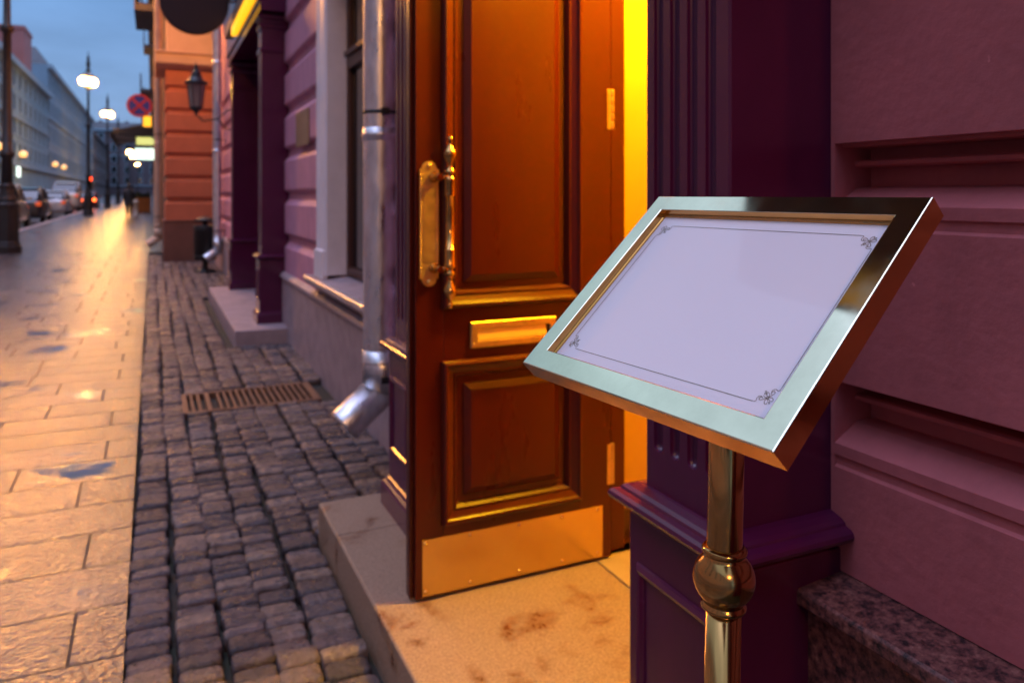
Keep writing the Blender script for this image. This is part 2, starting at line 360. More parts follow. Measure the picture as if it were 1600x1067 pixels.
# pilasters ---------------------------------------------------------
def pilaster(dx, dy, top, wide=0):
    X0, Y0, Y1 = .905+dx, 1.054+dy, 1.305+dy
    XB = 1.275+dx
    fl = [1.104+dy, 1.1565+dy, 1.209+dy, 1.2615+dy]; R, D = .0150, .017
    def section(z, w):
        pts = [(XB,Y1),(XB,Y0),(X0+.004,Y0),(X0,Y0+.004)]
        for yc in fl:
            for q in range(9):
                t = pi*q/8; pts.append((X0 + D*w*sin(t), yc - R*max(w,.02)*cos(t)))
        pts += [(X0,Y1-.004),(X0+.004,Y1)]
        return [(x,y,z) for x, y in pts]
    zb = .893
    rings = [section(.818,0), section(zb,0)]
    for k in range(1,6):
        a = pi/2*k/5; rings.append(section(zb+R*(1-cos(a)), sin(a)))
    rings += [section(top-.2,1), section(top-.199,0), section(top,0)]
    sh = MB(); sh.loft(rings); s = sh.build('pilaster', M['purple'], house)
    # pedestal block with its panel
    b = MB(); xb, y0, y1 = .885+dx, 1.030+dy, 1.335+dy
    b.box(xb,XB,y0,y1,.235,.757)
    b.build('pedestal', M['purple'], s, bevel=.004)
    b = MB(); b.ring((xb,0,0),(0,1,0),(0,0,1),(-1,0,0),(y0+.030,y1-.032,.36,.665),
       [(0,.0005),(.002,.006),(.010,.011),(.017,.009),(.021,.003),(.024,.0012)])
    b.build('pedestal_panel', M['purple'], s)
    f = MB(); f.ring((0,0,0),(1,0,0),(0,1,0),(0,0,1),(xb,XB,y0,y1),
       [(-.027,.13),(-.027,.215),(-.023,.220),(-.022,.226),(-.012,.230),(-.006,.243),(.004,.250)])
    f.build('foot', M['purple'], s)
    q = MB(); q.ring((0,0,0),(1,0,0),(0,1,0),(0,0,1),(xb,XB,y0,y1),
       [(.001,.762),(-.006,.765),(-.010,.771),(-.022,.774),(-.029,.779),(-.032,.786),(-.030,.793),(-.024,.798),(-.013,.801),(-.011,.806),(-.004,.811),(.012,.816),(.030,.819)])
    q = q.build('base_moulding', M['purple'], s)
    for p in q.data.polygons: p.use_smooth = False
    cp = MB()
    for zc, o in ((top-.36,.015),(top-.12,.02),(top-.03,.035)):
        cp.ring((0,0,0),(1,0,0),(0,1,0),(0,0,1),(X0,XB,Y0,Y1),[(-.001,zc-.03),(-o*.4,zc-.025),(-o,zc-.005),(-o,zc+.015),(-o*.3,zc+.025),(.01,zc+.028)])
    cp.build('capital', M['purple'], s)
    return s
for s, lab in ((pilaster(0,0,3.5), 'fluted dark purple pilaster behind the menu stand'), (pilaster(0,1.775,3.5), None),
               (pilaster(.075,6.94,3.2), None), (pilaster(.075,9.98,3.2), None)):
    if lab: s['label'] = lab
# entrance: jambs, lintel, frieze
mb = MB(); mb.box(1.27,1.54,1.060,1.318,.132,3.5); mb.box(1.0,1.27,1.308,1.318,.132,3.5)
mb.box(.99,1.478,2.405,2.826,.132,3.5); mb.box(1.481,1.541,2.352,2.60,.132,3.5); mb.box(1.478,1.541,1.32,2.35,3.05,3.5); mb.box(1.2,1.6,3.085,3.297,-.1,3.5)
mb.build('door_frame', M['mahogany'], house, bevel=.004)
mb = MB(); mb.box(.93,1.6,1.0,3.13,3.503,3.62); mb.prism([(.93,3.623),(1.16,3.623),(1.16,3.8),(.80,3.78),(.80,3.74)],'y',.98,3.15); mb.build('frieze', M['purple'], house, bevel=.004)
# lit vestibule
mb = MB(); mb.box(1.544,4.3,2.425,2.6,.11,3.5); mb.box(1.544,4.3,.75,.9,.11,3.5); mb.box(4.3,4.4,.75,2.6,.11,3.5); mb.box(1.2,4.4,.75,2.6,3.503,3.6); mb.box(1.502,1.542,.75,1.058,.11,3.5)
mb.build('vestibule', M['yellow_plaster'], house)
mb = MB(); mb.box(1.545,4.29,2.405,2.422,.136,.245); mb.build('skirting_board', M['darkwood'], house, bevel=.004)
mb = MB(); x = 1.402
while x < 4.2:
    y = 1.33 if x < 1.5 else .9
    ye = 2.34 if x < 1.5 else 2.42
    while y < ye-.02:
        y1 = min(y+.40, ye); mb.box(x+.002,x+.398,y+.002,y1-.002,.05,.131); y = y1
    x += .4
struct(mb.build('vestibule_floor', mottle(mat('tan_floor_tile',(.40,.30,.19),.35), 7, .15), bevel=.002))

# window of the far bay --------------------------------------------
CP = [(0,.0),(0,.030),(.012,.034),(.05,.034),(.07,.024),(.24,.024),(.262,.030),(.285,.030),(.315,.018),(.318,.012),(.318,-.17),(.30,-.17),(.30,-.002)]
win = MB(); win.prism([(XF-h_-.002,4.03+i_) for i_,h_ in CP],'z',.797,3.04); win.prism([(XF-h_-.002,6.15-i_) for i_,h_ in CP],'z',.797,3.04)
win.prism([(XF-h_-.002,3.36-i_) for i_,h_ in CP],'y',4.03,6.15)
w = win.build('window', M['white'], house, bevel=.003)
for a, b in ((4.0,4.32),(5.86,6.18)):
    mb = MB(); mb.box(1.152,1.2,a,b,.765,.98); mb.build('casing_block', M['white'], w, bevel=.006)
fr = MB(); fr.ring((1.36,0,0),(0,1,0),(0,0,1),(-1,0,0),(4.35,5.831,.80,3.36),[(0,-.03),(0,.03),(.05,.03),(.06,.02),(.06,-.02)])
fr.box(1.325,1.375,4.41,5.772,2.34,2.44); fr.box(1.30,1.335,4.40,5.78,2.43,2.47); fr.box(1.335,1.37,5.05,5.12,.86,2.34)
fr.build('window_frame', M['darkwood'], w, bevel=.004)
mb = MB(); mb.box(1.366,1.372,4.41,5.772,.86,3.3); mb.build('pane', M['glass'], w)
mb = MB(); mb.prism([(1.105,.705),(1.19,.700),(1.40,.72),(1.40,.795),(1.12,.757),(1.105,.742)], 'y', 3.98, 6.32); mb.build('window_sill', M['granite_grey'], w, bevel=.003)
mb = MB(); mb.prism([(1.095,.728),(1.103,.728),(1.103,.757),(1.13,.764),(1.13,.768),(1.100,.762),(1.095,.757)], 'y', 3.975, 6.325); mb.build('sill_flashing', M['zinc'], w)

# second doorway ----------------------------------------------------
mb = MB(); mb.prism([(.955,3.203),(1.6,3.203),(1.6,3.95),(.80,3.95),(.80,3.88),(.87,3.82),(.90,3.62),(.93,3.60),(.93,3.30),(.955,3.28)], 'y', 7.86, 11.4)
mb.build('entablature', M['purple'], house, bevel=.006)
dd = MB(); dd.box(1.50,1.56,8.0,11.25,.13,3.2); dd.box(1.35,1.5,8.24,8.36,.13,3.2); dd.box(1.35,1.5,10.9,11.0,.13,3.2)
sd = dd.build('second_door', M['purple'], house, bevel=.004)
for a, b in ((8.45,9.6),(9.68,10.82)):
    for z0, z1 in ((.35,1.0),(1.15,2.9)):
        p = MB(); p.ring((1.5,0,0),(0,1,0),(0,0,1),(-1,0,0),(a,b,z0,z1),[(0,0),(0,.02),(.05,.025),(.08,.004),(.14,.004),(.2,.018)], True); p.build('door_panel', M['purple'], sd)

# doorsteps ---------------------------------------------------------
st = thing('doorstep', (.62,2,0), 'pale granite doorstep under the open mahogany door, half lit orange', 'doorstep')
for a, b in ((.92,2.892),(2.896,3.235)):
    mb = MB(); mb.prism([(.622,-.1),(1.399,-.1),(1.399,.13),(.628,.13),(.622,.124)], 'y', a, b); mb.build('slab', M['step'], st, bevel=.003)
st2 = thing('doorstep', (.70,9.5,0), 'low stone doorstep in front of the second purple doorway, beyond the grate', 'doorstep')
for a, b in ((7.62,9.5),(9.504,11.42)):
    mb = MB(); mb.box(.70,1.5,a,b,-.1,.132); mb.build('slab', M['granite_grey'], st2, bevel=.006)

# ------------------------------------------------------------------ the open door
door = thing('door', (1.45,2.34,.14), 'open glossy mahogany door with brass pull handle, letter slot and kick plate', 'door'); door['kind'] = 'thing'
YF = 2.31; DT = 2.66
mb = MB()
mb.box(.742,.835,YF,YF+.022,.14,DT); mb.box(1.328,1.455,YF,YF+.022,.14,DT)
mb.box(.835,1.328,YF,YF+.022,.14,.365); mb.box(.835,1.328,YF,YF+.022,.868,1.048); mb.box(.835,1.328,YF,YF+.022,DT-.12,DT)
mb.box(.742,1.455,YF+.0225,YF+.052,.14,DT)
mb.box(.728,.742,YF+.018,YF+.052,.14,DT)
mb.build('door_leaf', M['mahogany'], door, bevel=.0025)
PP = [(-.008,.0),(-.007,.010),(-.003,.017),(.003,.020),(.008,.019),(.012,.013),(.016,.010),(.032,.001),(.035,.0005),(.037,.004),(.040,.003),(.048,-.010),(.050,-.017),(.073,-.017),(.0735,-.012),(.0945,-.001),(.0965,-.0005)]
for nm, z0, z1 in (('lower_panel',.365,.868),('upper_panel',1.048,DT-.12)):
    mb = MB(); mb.ring((0,YF,0),(1,0,0),(0,0,1),(0,-1,0),(.835,1.328,z0,z1),PP,True); mb.build(nm, M['mahogany'], door, bevel=.001)
mb = MB(); mb.box(.764,1.420,YF-.0032,YF,.146,.323)
for x in (.775,.925,1.10,1.26,1.40):
    for z in (.160,.310): mb.sphere((x,YF-.003,z),.0068,12,1,.7,1)
mb.build('kick_plate', M['brass_kick'], door, bevel=.0008)
ls = MB(); ls.ring((0,YF,0),(1,0,0),(0,0,1),(0,-1,0),(.925,1.235,.909,.993),[(0,0),(0,.007),(.003,.010),(.021,.010),(.024,.008),(.024,.002)])
for x in (.936,1.224):
    for z in (.921,.981): ls.sphere((x,YF-.010,z),.004,8,1,.5,1)
ls = ls.build('letter_slot', M['brass_old'], door)
mb = MB(); mb.prism([(YF-.0105,.934),(YF-.004,.934),(YF-.001,.968),(YF-.003,.968)],'x',.950,1.198); mb.build('flap', M['flap'], ls, bevel=.001)
# pull handle
hp = MB(); cxp, zc = .786, 1.310
out = [(-.031,-.165),(.031,-.165),(.031,.165),(-.031,.165)]
pts = []
for k in range(9):
    t = pi*k/8; pts.append((cxp + .025*cos(t), zc+.172+.024*sin(t)))
pts += [(cxp-.031,zc+.172),(cxp-.031,zc-.172)]
for k in range(9):
    t = pi+pi*k/8; pts.append((cxp + .025*cos(t), zc-.172+.024*sin(t)))
pts += [(cxp+.031,zc-.172),(cxp+.031,zc+.172)]
hp.loft([[(x,y,z) for x, z in pts] for y in (YF-.0005,YF-.005)])
for sx in (-.027,.027):
    for k in range(26): hp.sphere((cxp+sx,YF-.005,zc-.15+.012*k),.0036,8,1,.6,1)
hp.box(cxp-.018,cxp+.018,YF-.0062,YF-.005,zc-.12,zc+.12)
for z in (zc+.182,zc-.182): hp.sphere((cxp,YF-.005,z),.0075,10,1,.6,1)
hd = hp.build('handle', M['brass_old'], door, bevel=.0008)
def grip():
    mb = MB(); r = .0135; c = (.836,YF-.058,1.315)
    up = [(r,0),(r,.075),(r*1.18,.0755),(r*1.2,.079),(r*1.2,.118),(r*1.3,.120),(r*1.35,.124),(r*1.2,.128),(r*.75,.133),(r*.7,.137),(r*1.4,.143),(r*1.42,.147),(r*1.0,.151),(r*.55,.160),(r*.62,.168),(r*1.15,.180),(r*1.62,.194),(r*1.66,.199),(r*1.45,.204),(r*.8,.216),(r*.45,.224),(r*.35,.228),(r*.62,.234),(r*.66,.239),(r*.5,.245),(.0004,.248)]
    sc = 1.08
    prof = [(a,-b*sc) for a, b in reversed(up)] + [(a,b*sc) for a, b in up[1:]]
    mb.lathe(prof, c, 24); return mb.build('grip', M['brass'], hd)
grip()
for z in (1.456,1.172):
    mb = MB(); mb.lathe([(.017,0),(.017,.006),(.010,.014),(.008,.02),(.0085,.05),(.011,.056),(.011,.066)], M=Matrix.Translation(V((.800,YF-.004,z))) @ Matrix.Rotation(radians(90),4,'X') @ Matrix.Rotation(radians(0),4,'Y'), seg=16)
    mb.tube([(.800,YF-.054,z),(.836,YF-.058,z)], .0085, 12); mb.build('mount', M['brass'], hd)
for z in (.46,1.70,2.40):
    mb = MB(); 
    for k in range(5): mb.lathe([(.0075,.0005),(.0075,.0275)], (1.463,YF+.004,z-.07+.028*k), 12)
    mb.box(1.440,1.456,YF-.002,YF,z-.07,z+.07)
    mb.build('hinge', M['brass_old'], door, bevel=.0006)

# vestibule lamp: the lit globe inside the open doorway
vl = thing('ceiling_lamp', (1.70,1.95,3.50), 'glowing globe lamp under the ceiling of the lit vestibule', 'lamp')
M['vlamp'] = mat('vestibule_globe',(1,.8,.4),.4, emit=(1,.53,.012), es=1480)
mb = MB(); mb.sphere((1.70,1.95,2.75),.09,20); mb.build('globe', M['vlamp'], vl)
mb = MB(); mb.lathe([(.05,3.46),(.05,3.5)],(1.70,1.95,0),16); mb.lathe([(.008,2.83),(.008,3.46)],(1.70,1.95,0),8); mb.lathe([(.045,2.835),(.03,2.86),(.01,2.87)],(1.70,1.95,0),16); mb.build('fitting', M['brass_old'], vl)

# ------------------------------------------------------------------ the menu stand
psi, til = radians(5.6), radians(42.9)
A = V((sin(psi),-cos(psi),0)); n0 = V((-cos(psi),-sin(psi),0))
B = -(n0*cos(til)+V((0,0,-1))*sin(til)); NN = A.cross(B)         # right, up, outward
C0 = V((.507,.634,1.303)); FW, FH = .362, .281
TH = math.atan(562/1209); RT = V((cos(TH),-sin(TH),0))
ptop = V((.545,.636,1.285)); pdir = (V((0,0,-1)) - RT*.018).normalized()
pbase = ptop + pdir*(ptop.z/-pdir.z)
ms = thing('menu_stand', tuple(pbase), 'polished brass menu stand with a tilted frame on a round pole', 'menu stand')
fr = MB(); fr.ring(C0,A,B,NN,(-FW/2,FW/2,-FH/2,FH/2),
   [(.004,-.0245),(0,-.0235),(0,-.0012),(.0004,-.0004),(.0012,0),(.0240,0),(.0248,-.0004),(.0250,-.0012),(.0250,-.0085),(.0272,-.0090),(.0272,-.0125)])
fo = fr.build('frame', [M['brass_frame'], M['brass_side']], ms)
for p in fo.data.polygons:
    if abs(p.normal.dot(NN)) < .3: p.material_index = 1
fm = Matrix((A,B,NN)).transposed().to_4x4(); fm.translation = C0
mb = MB(); mb.obox(fm @ Matrix.Translation(V((0,0,-.0185))), FW/2-.012, FH/2-.012, .0055); mb.build('backing', M['brass'], ms)
cd = MB(); cd.obox(fm @ Matrix.Translation(V((0,0,-.0116))), FW/2-.0262, FH/2-.0262, .0008); card = cd.build('menu_card', M['card'], ms)
# printed border: lines and a flourish in each corner, in millimetres from the border's corner
def ornament():
    def arc(cx, cy, r, a0, a1, n=10, ry=None): return [(cx+r*cos(radians(a0+(a1-a0)*k/n)), cy+(ry or r)*sin(radians(a0+(a1-a0)*k/n))) for k in range(n+1)]
    half = []
    # big side petal that curls back to the border line
    half.append(([(7,7),(9.2,5.4),(11.4,3.4),(13.4,2.9),(14.6,4.2),(14.0,5.8),(12.2,6.2),(11.0,5.4)], .55))
    half.append(([(12.6,6.6),(14.8,6.9),(16.6,5.4),(16.6,3.2),(15.6,1.6),(16.6,.3),(18.2,0)], .5))
    half.append(([(7.2,6.2),(8.0,3.8),(7.4,1.4),(5.4,.2),(4.2,1.4),(5.0,2.6)], .5))
    half.append(([(8.4,6.4),(10.6,6.9),(12.0,8.2)], .42))
    half.append(([(9.9,9.4),(11.6,9.2),(12.6,10.2),(11.8,10.9),(10.4,10.4)], .42))
    strokes = []
    for p, w in half:
        strokes.append((p, w)); strokes.append(([(b,a) for a, b in p], w))
    strokes.append(([(6.4,6.4),(3.6,5.0),(1.2,1.2),(5.0,3.6),(6.4,6.4)], .5))
    strokes.append((arc(7,7,1.35,0,360,14), .45))
    strokes.append(([(8.2,8.2),(10.2,10.2),(12.6,12.6)], .5))
    strokes.append(([(11.6,12.9),(12.8,12.8),(12.9,11.6)], .5))
    return strokes
ink = MB(); BW, BH = .1452, .0985; zt = -.0105
def smoothpath(p):
    p = [V((a,b)) for a, b in p]
    for _ in range(2):
        q = [p[0]]
        for a, b in zip(p, p[1:]): q += [a*.75+b*.25, a*.25+b*.75]
        p = q+[p[-1]]
    return p
def stroke(pts, w):
    """flat raised ribbon; pts are frame coordinates in metres"""
    w *= 1.2; L_, R_ = [], []
    for i, p in enumerate(pts):
        t = (pts[min(i+1,len(pts)-1)]-pts[max(i-1,0)]).normalized(); nn = V((-t.y,t.x))*w/2
        L_.append(p+nn); R_.append(p-nn)
    vs = [fm @ V((p.x,p.y,zt)) for p in L_+R_]; n = len(pts)
    ink.add(vs, [(i,i+1,n+i+1,n+i) for i in range(n-1)])
for sx, sy in ((-1,1),(1,1),(1,-1),(-1,-1)):
    for p, w in ornament():
        q = smoothpath(p); stroke([V((sx*(BW-a.x*.00098), sy*(BH-a.y*.00098))) for a in q], w*.00098)
e = .0182
for s in (-1,1):
    stroke([V((-BW+e,s*BH)),V((BW-e,s*BH))], .00055); stroke([V((s*BW,-BH+e)),V((s*BW,BH-e))], .00055)
ink.build('border_print', M['ink'], card)
def along(t): return ptop + pdir*t
pm = Matrix.Translation(ptop) @ V((0,0,-1)).rotation_difference(pdir).to_matrix().to_4x4()
mb = MB(); mb.lathe([(.0178,-.262),(.0183,-.258),(.0183,.0)], M=pm, seg=48)
mb.lathe([(.0183,-1.27),(.0183,-.305)], M=pm, seg=48); mb.build('pole', M['brass'], ms)
zb = -.283; bl = [(.0183,zb+.033),(.0212,zb+.0325),(.0232,zb+.030),(.0232,zb+.0275),(.0208,zb+.0255),(.0206,zb+.0245)]
for k in range(1,16):
    t = pi*k/16
    z = .0305*cos(t); r = .0318*sin(t)
    if abs(z) < .0238: bl.append((r, zb+z))
bl += [(.0206,zb-.0245),(.0208,zb-.0255),(.0232,zb-.0275),(.0232,zb-.030),(.0212,zb-.0325),(.0183,zb-.033)]
mb = MB(); mb.lathe(bl, M=pm, seg=48, cap=False); mb.build('ball_knop', M['brass'], ms)
mb = MB(); mb.obox(fm @ Matrix.Translation(V((0,-.012,-.033))), .030, .022, .009); mb.build('bracket', M['brass'], ms, bevel=.003)
mb = MB(); mb.lathe([(.145,.0),(.150,.006),(.150,.012),(.140,.020),(.08,.032),(.04,.042),(.024,.06),(.0185,.07)], tuple(pbase), 48); mb.build('base', M['brass'], ms)

# ------------------------------------------------------------------ downpipes
def downpipe(x, y, r, top, zb, ex, ez, label, wall_x, m, collars=(), clamps=()):
    t = thing('downpipe', (x,y,0), label, 'downpipe'); n = 28
    def circ(z): return [V((x+r*cos(2*pi*k/n), y+r*sin(2*pi*k/n), z)) for k in range(n)]
    d2 = V((ex,0,ez-zb)).normalized(); bis = (V((0,0,-1))+d2).normalized(); bp = V((x,y,zb))
    bend = [V((p.x,p.y, zb - ((p.x-x)*bis.x+(p.y-y)*bis.y)/bis.z)) for p in circ(0)]
    end = V((x+ex,y,ez)); fin = [p + d2*((end-p).dot(d2)) for p in bend]
    mb = MB(); mb.loft([circ(top), circ(zb+.2)], True, False, True); mb.build('pipe', m, t)
    r0 = r; r = r*1.02
    mb = MB(); mb.loft([circ(zb+.21), [p+(p-V((x,y,p.z)))*.02 for p in bend]], True, False, True); mb.loft([bend, [p.lerp(q,.93) for p,q in zip(bend,fin)], [q+(q-end)*.035 for q in fin]], True, False, True)
    sp = mb.build('spout', m, t); sp.modifiers.new('wall','SOLIDIFY').thickness = -.003
    r = r0
    for z in collars:
        mb = MB(); mb.lathe([(r,z-.035),(r*1.04,z-.034),(r*1.04,z-.012),(r*1.075,z-.009),(r*1.075,z+.001),(r*1.04,z+.004),(r*1.04,z+.03),(r,z+.031)],(x,y,0),28,cap=False); mb.build('collar', m, t)
    for z in clamps:
        mb = MB(); mb.lathe([(r+.001,z-.009),(r+.004,z-.009),(r+.004,z+.009),(r+.001,z+.009)],(x,y,0),28,cap=False); mb.box(x+r,wall_x+.02,y-.012,y+.012,z-.009,z+.009)
        mb.box(x-.012,x+.012,y-r-.03,y-r,z-.010,z+.010); mb.box(x-.02,x+.02,y-r-.022,y-r-.010,z-.016,z+.016); mb.build('clamp', M['black'], t)
    return t
downpipe(1.055, 3.87, .085, 12.5, .405, -.185, .245, 'fat galvanised downpipe with angled spout, left of the open door', 1.2, M['zinc'], (.56,1.71,2.9,4.6), (.475,1.82,3.05))
downpipe(1.07, 15.0, .078, 12.5, .40, -.20, .25, 'galvanised downpipe beside the black litter bin', 1.2, M['zinc'], (.62,2.2,3.8), (.75,2.4))
M['cream_pipe'] = mottle(mat('cream_painted_pipe',(.55,.40,.30),.4), 6, .15)
downpipe(.12, 19.7, .085, 13.5, .42, -.22, .25, 'cream painted downpipe at the street corner of the orange lit house', .3, M['cream_pipe'], (.7,2.6,4.3), (.9,2.8))

# ------------------------------------------------------------------ small things on the pavement and the facade
gr = thing('drain_grate', (.62,5.65,0), 'rusty slotted iron drain grate set in the cobbles', 'drain grate')
mb = MB()
for a,b,c_,d in ((.18,1.06,5.39,5.425),(.18,1.06,5.885,5.92),(.18,.215,5.425,5.885),(1.025,1.06,5.425,5.885),(.33,.36,5.425,5.885)): mb.box(a,b,c_,d,-.055,.0)
mb.build('grate_frame', M['rust'], gr, bevel=.003)
mb = MB(); x = .235
while x < 1.02:
    if not .315 < x < .365: mb.box(x,x+.018,5.426,5.884,-.04,-.003)
    x += .043
mb.build('bars', M['rust'], gr)

M['plaque'] = mottle(mat('dull_brass_plate',(.42,.31,.20),.35,.8), 14, .2)
pq = MB(); pq.box(1.186,1.199,6.62,7.24,1.83,2.135); tag(pq.build('plaque', M['plaque'], bevel=.004), 'small dull brass plaque on a mauve wall block beside the white window casing', 'plaque')

M['plum'] = mottle(mat('plum_sign_paint',(.018,.003,.012),.6), 4, .1)
sg = thing('round_sign', (1.2,10.0,3.66), 'blank dark plum round sign projecting over the second doorway', 'sign')
mb = MB(); mb.lathe([(.001,-.03),(.37,-.03),(.385,-.022),(.385,.022),(.37,.03),(.001,.03)], M=Matrix.Translation(V((.457,10.0,3.70))) @ Matrix.Rotation(radians(90),4,'X'), seg=56, smooth=False); mb.build('disc', M['plum'], sg)
mb = MB(); mb.tube([(.84,10,3.75),(1.2,10,3.75)],.014,8); mb.tube([(.45,10,4.08),(.45,10,4.16),(1.2,10,4.16)],.014,8); mb.box(1.19,1.21,9.92,10.08,3.65,4.25); mb.build('bracket', M['black'], sg)
ns = thing('lit_sign', (.9,8.9,3.3), 'glowing yellow sign strip on the fascia over the second doorway', 'sign')
M['neon'] = mat('yellow_sign_light',(1,.6,.05),.4, emit=(1,.45,.01), es=1.6)
mb = MB(); mb.box(.87,.926,7.95,9.98,3.33,3.44); mb.build('light_strip', M['neon'], ns, bevel=.01)
M['fascia'] = mottle(mat('grey_fascia',(.25,.19,.16),.5),4,.2)
mb = MB(); mb.box(.87,.926,7.95,10.9,3.46,3.60); mb.build('backing', M['fascia'], ns, bevel=.006)

def lantern():
    t = thing('wall_lantern', (.60,12.6,2.5), 'unlit black iron lantern hanging on a bracket in front of the orange lit house', 'lantern')
    x, y, z = .60, 12.6, 2.72
    mb = MB(); mb.lathe([(.085,z),(.125,z+.36),(.11,z+.365),(.075,z)],(x,y,0),6,smooth=False,cap=False); mb.build('lantern_glass', M['glassy'], t)
    mb = MB(); mb.lathe([(.001,z-.13),(.018,z-.12),(.012,z-.10),(.03,z-.075),(.06,z-.04),(.095,z-.01),(.095,z+.008),(.04,z+.012)],(x,y,0),12)
    mb.lathe([(.165,z+.355),(.168,z+.375),(.11,z+.42),(.07,z+.50),(.075,z+.52),(.05,z+.54),(.03,z+.60),(.035,z+.62),(.008,z+.66),(.001,z+.70)],(x,y,0),12)
    for k in range(6):
        a = 2*pi*k/6; mb.tube([(x+.088*cos(a),y+.088*sin(a),z),(x+.128*cos(a),y+.128*sin(a),z+.36)],.009,6)
    mb.build('lantern_body', M['black'], t)
    mb = MB(); mb.tube([(x,y,z-.10),(x+.1,y,z-.2),(x+.3,y,z-.16),(x+.45,y,z-.02),(1.21,y,z+.02)],.013,8); mb.tube([(x+.3,y,z-.16),(x+.42,y,z-.3),(1.21,y,z-.34)],.011,8); mb.box(1.19,1.215,y-.04,y+.04,z-.42,z+.1); mb.build('bracket', M['black'], t)
lantern()

def bin_():
    x, y = .875, 15.2
    t = thing('litter_bin', (x,y,0), 'black cylindrical litter bin on a post, against the orange lit house', 'litter bin')
    mb = MB(); mb.lathe([(.17,.22),(.195,.23),(.195,.80),(.205,.81),(.205,.84),(.185,.845),(.17,.80),(.16,.4)],(x,y,0),24)
    for z in (.27,.76): mb.lathe([(.196,z),(.2,z),(.2,z+.03),(.196,z+.03)],(x,y,0),24,cap=False)
    mb.build('bucket', M['black'], t)
    mb = MB(); mb.lathe([(.20,.0),(.20,.03),(.08,.05),(.05,.08),(.045,.92),(.06,.94)],(x,y,0),16); mb.build('post', M['black'], t)
    mb = MB(); mb.lathe([(.05,.92),(.19,.93),(.20,.945),(.12,.985),(.03,1.01),(.001,1.02)],(x,y,0),24); mb.build('lid', M['black'], t)
bin_()

# ------------------------------------------------------------------ the orange lit house
oh = thing('orange_house', (.7,18.6,0), 'rusticated house projecting into the pavement, its end wall lit orange', 'building')
M['orange'] = mottle(mat('orange_stucco',(.50,.155,.085),.7), 2, .14, bump=.2, bscale=40)
M['brownbase'] = mottle(mat('brown_stone_base',(.16,.07,.055),.6), 3, .2)
M['peach'] = mottle(mat('peach_stucco',(.58,.37,.25),.7), 2, .1)
mb = MB(); pr = [(0,4.06)]
for k in range(5,-1,-1):
    zc = 1.29+.475*k
    pr += [(0,zc+.07),(.05,zc+.04),(.06,zc+.035),(.06,zc-.02),(.01,zc-.06),(0,zc-.07)]
pr += [(0,.86)]
rings = []
for inset_corner in (0,):
    # wrap the same profile round the street corner: end wall, corner, street wall
    rings = [[(2.0,17.9+a,z) for a,z in pr], [(.25+a,17.9+a,z) for a,z in pr], [(.25+a,19.4,z) for a,z in pr]]
mb.loft(rings, False, False); mb.build('wall', M['orange'], oh)
mb = MB(); mb.box(.215,2,17.86,19.4,-.1,.84); mb.box(.20,2,17.845,19.4,.84,.865); mb.build('plinth', M['brownbase'], oh, bevel=.01)
mb = MB(); mb.prism([(17.93,4.065),(17.76,4.13),(17.70,4.16),(17.70,4.36),(17.66,4.38),(17.66,4.42),(17.93,4.46),(19.4,4.46),(19.4,4.065)], 'x', .05, 2.0); mb.build('ledge', M['peach'], oh, bevel=.01)
mb = MB(); mb.box(.28,2.0,17.94,19.4,4.463,14); mb.build('upper_wall', M['peach'], oh)
mb = MB(); mb.box(2.003,9,17.9,24,-.1,14); mb.box(.5,2.0,19.42,24,-.1,14); mb.build('rear_block', M['peach'], oh)

# ------------------------------------------------------------------ street lamps
def lamp_proto():
    t = thing('street_lamp', (0,0,0), None, 'street lamp', 'ornate street lamps along the kerb')
    mb = MB(); mb.lathe([(.30,0),(.30,.16),(.27,.18),(.27,.24),(.245,.26),(.235,1.05),(.255,1.08),(.255,1.14),(.20,1.18),(.21,1.24),(.17,1.34),(.145,1.5),(.16,1.56),(.13,1.62)], seg=12, smooth=False)
    mb.build('base', M['black'], t, local=True)
    mb = MB(); mb.lathe([(.125,1.6),(.11,2.2),(.15,2.24),(.15,2.34),(.105,2.38),(.09,4.2),(.085,5.1),(.14,5.16),(.14,5.26),(.08,5.32),(.06,7.3),(.10,7.34),(.10,7.46),(.05,7.5)], seg=16)
    mb.build('shaft', M['black'], t, local=True)
    mb = MB()
    mb.tube([(-.25,0,7.45),(-.18,0,7.36),(0,0,7.40),(.18,0,7.36),(.25,0,7.45)],.03,8)
    mb.lathe([(.05,7.45),(.045,8.3),(.13,8.36),(.14,8.46),(.07,8.52),(.10,8.7),(.12,8.9),(.06,9.0),(.09,9.1),(.07,9.22),(.03,9.3),(.02,9.5),(.001,9.6)], seg=10)
    for sx in (-.25,.25): mb.lathe([(.02,7.44),(.09,7.47),(.12,7.52),(.10,7.54)],(sx,0,0),12); mb.lathe([(.24,8.035),(.17,8.12),(.06,8.2),(.02,8.3),(.001,8.32)],(sx,0,0),12)
    mb.build('lamp_arms', M['black'], t, local=True)
    for sx in (-.25,.25):
        mb = MB(); mb.lathe([(.08,7.53),(.23,7.56),(.32,7.70),(.33,7.90),(.22,8.0),(.05,8.03),(.001,8.05)],(sx,0,0),16); ln = mb.build('lantern', M['amber'], t, local=True)
        mb = MB(); mb.sphere((sx,0,7.78),.075,12,1,1,1.5); mb.build('bulb', M['lamp'], ln, local=True)
    return t
lp = lamp_proto()
LL = [((-3.07,21.3),'nearest street lamp post, cut by the left edge, its lantern above the picture'),
      ((-3.4,51.5),'second street lamp along the kerb, tallest lit lantern with a figure-like finial'),
      ((-3.4,73),'third street lamp along the kerb, smaller, right of the tall one'),
      ((-3.4,95),'fourth street lamp, twin lights right of the third'),
      ((-3.4,143),'fifth street lamp, tiny lights under the round prohibition sign'),
      ((-3.4,166),'sixth street lamp, tiny light just below the fifth'),
      ((-3.4,214),'farthest street lamp, lowest tiny light of the row'),
      ((-3.3,-11.0),'street lamp on the pavement behind the viewer')]
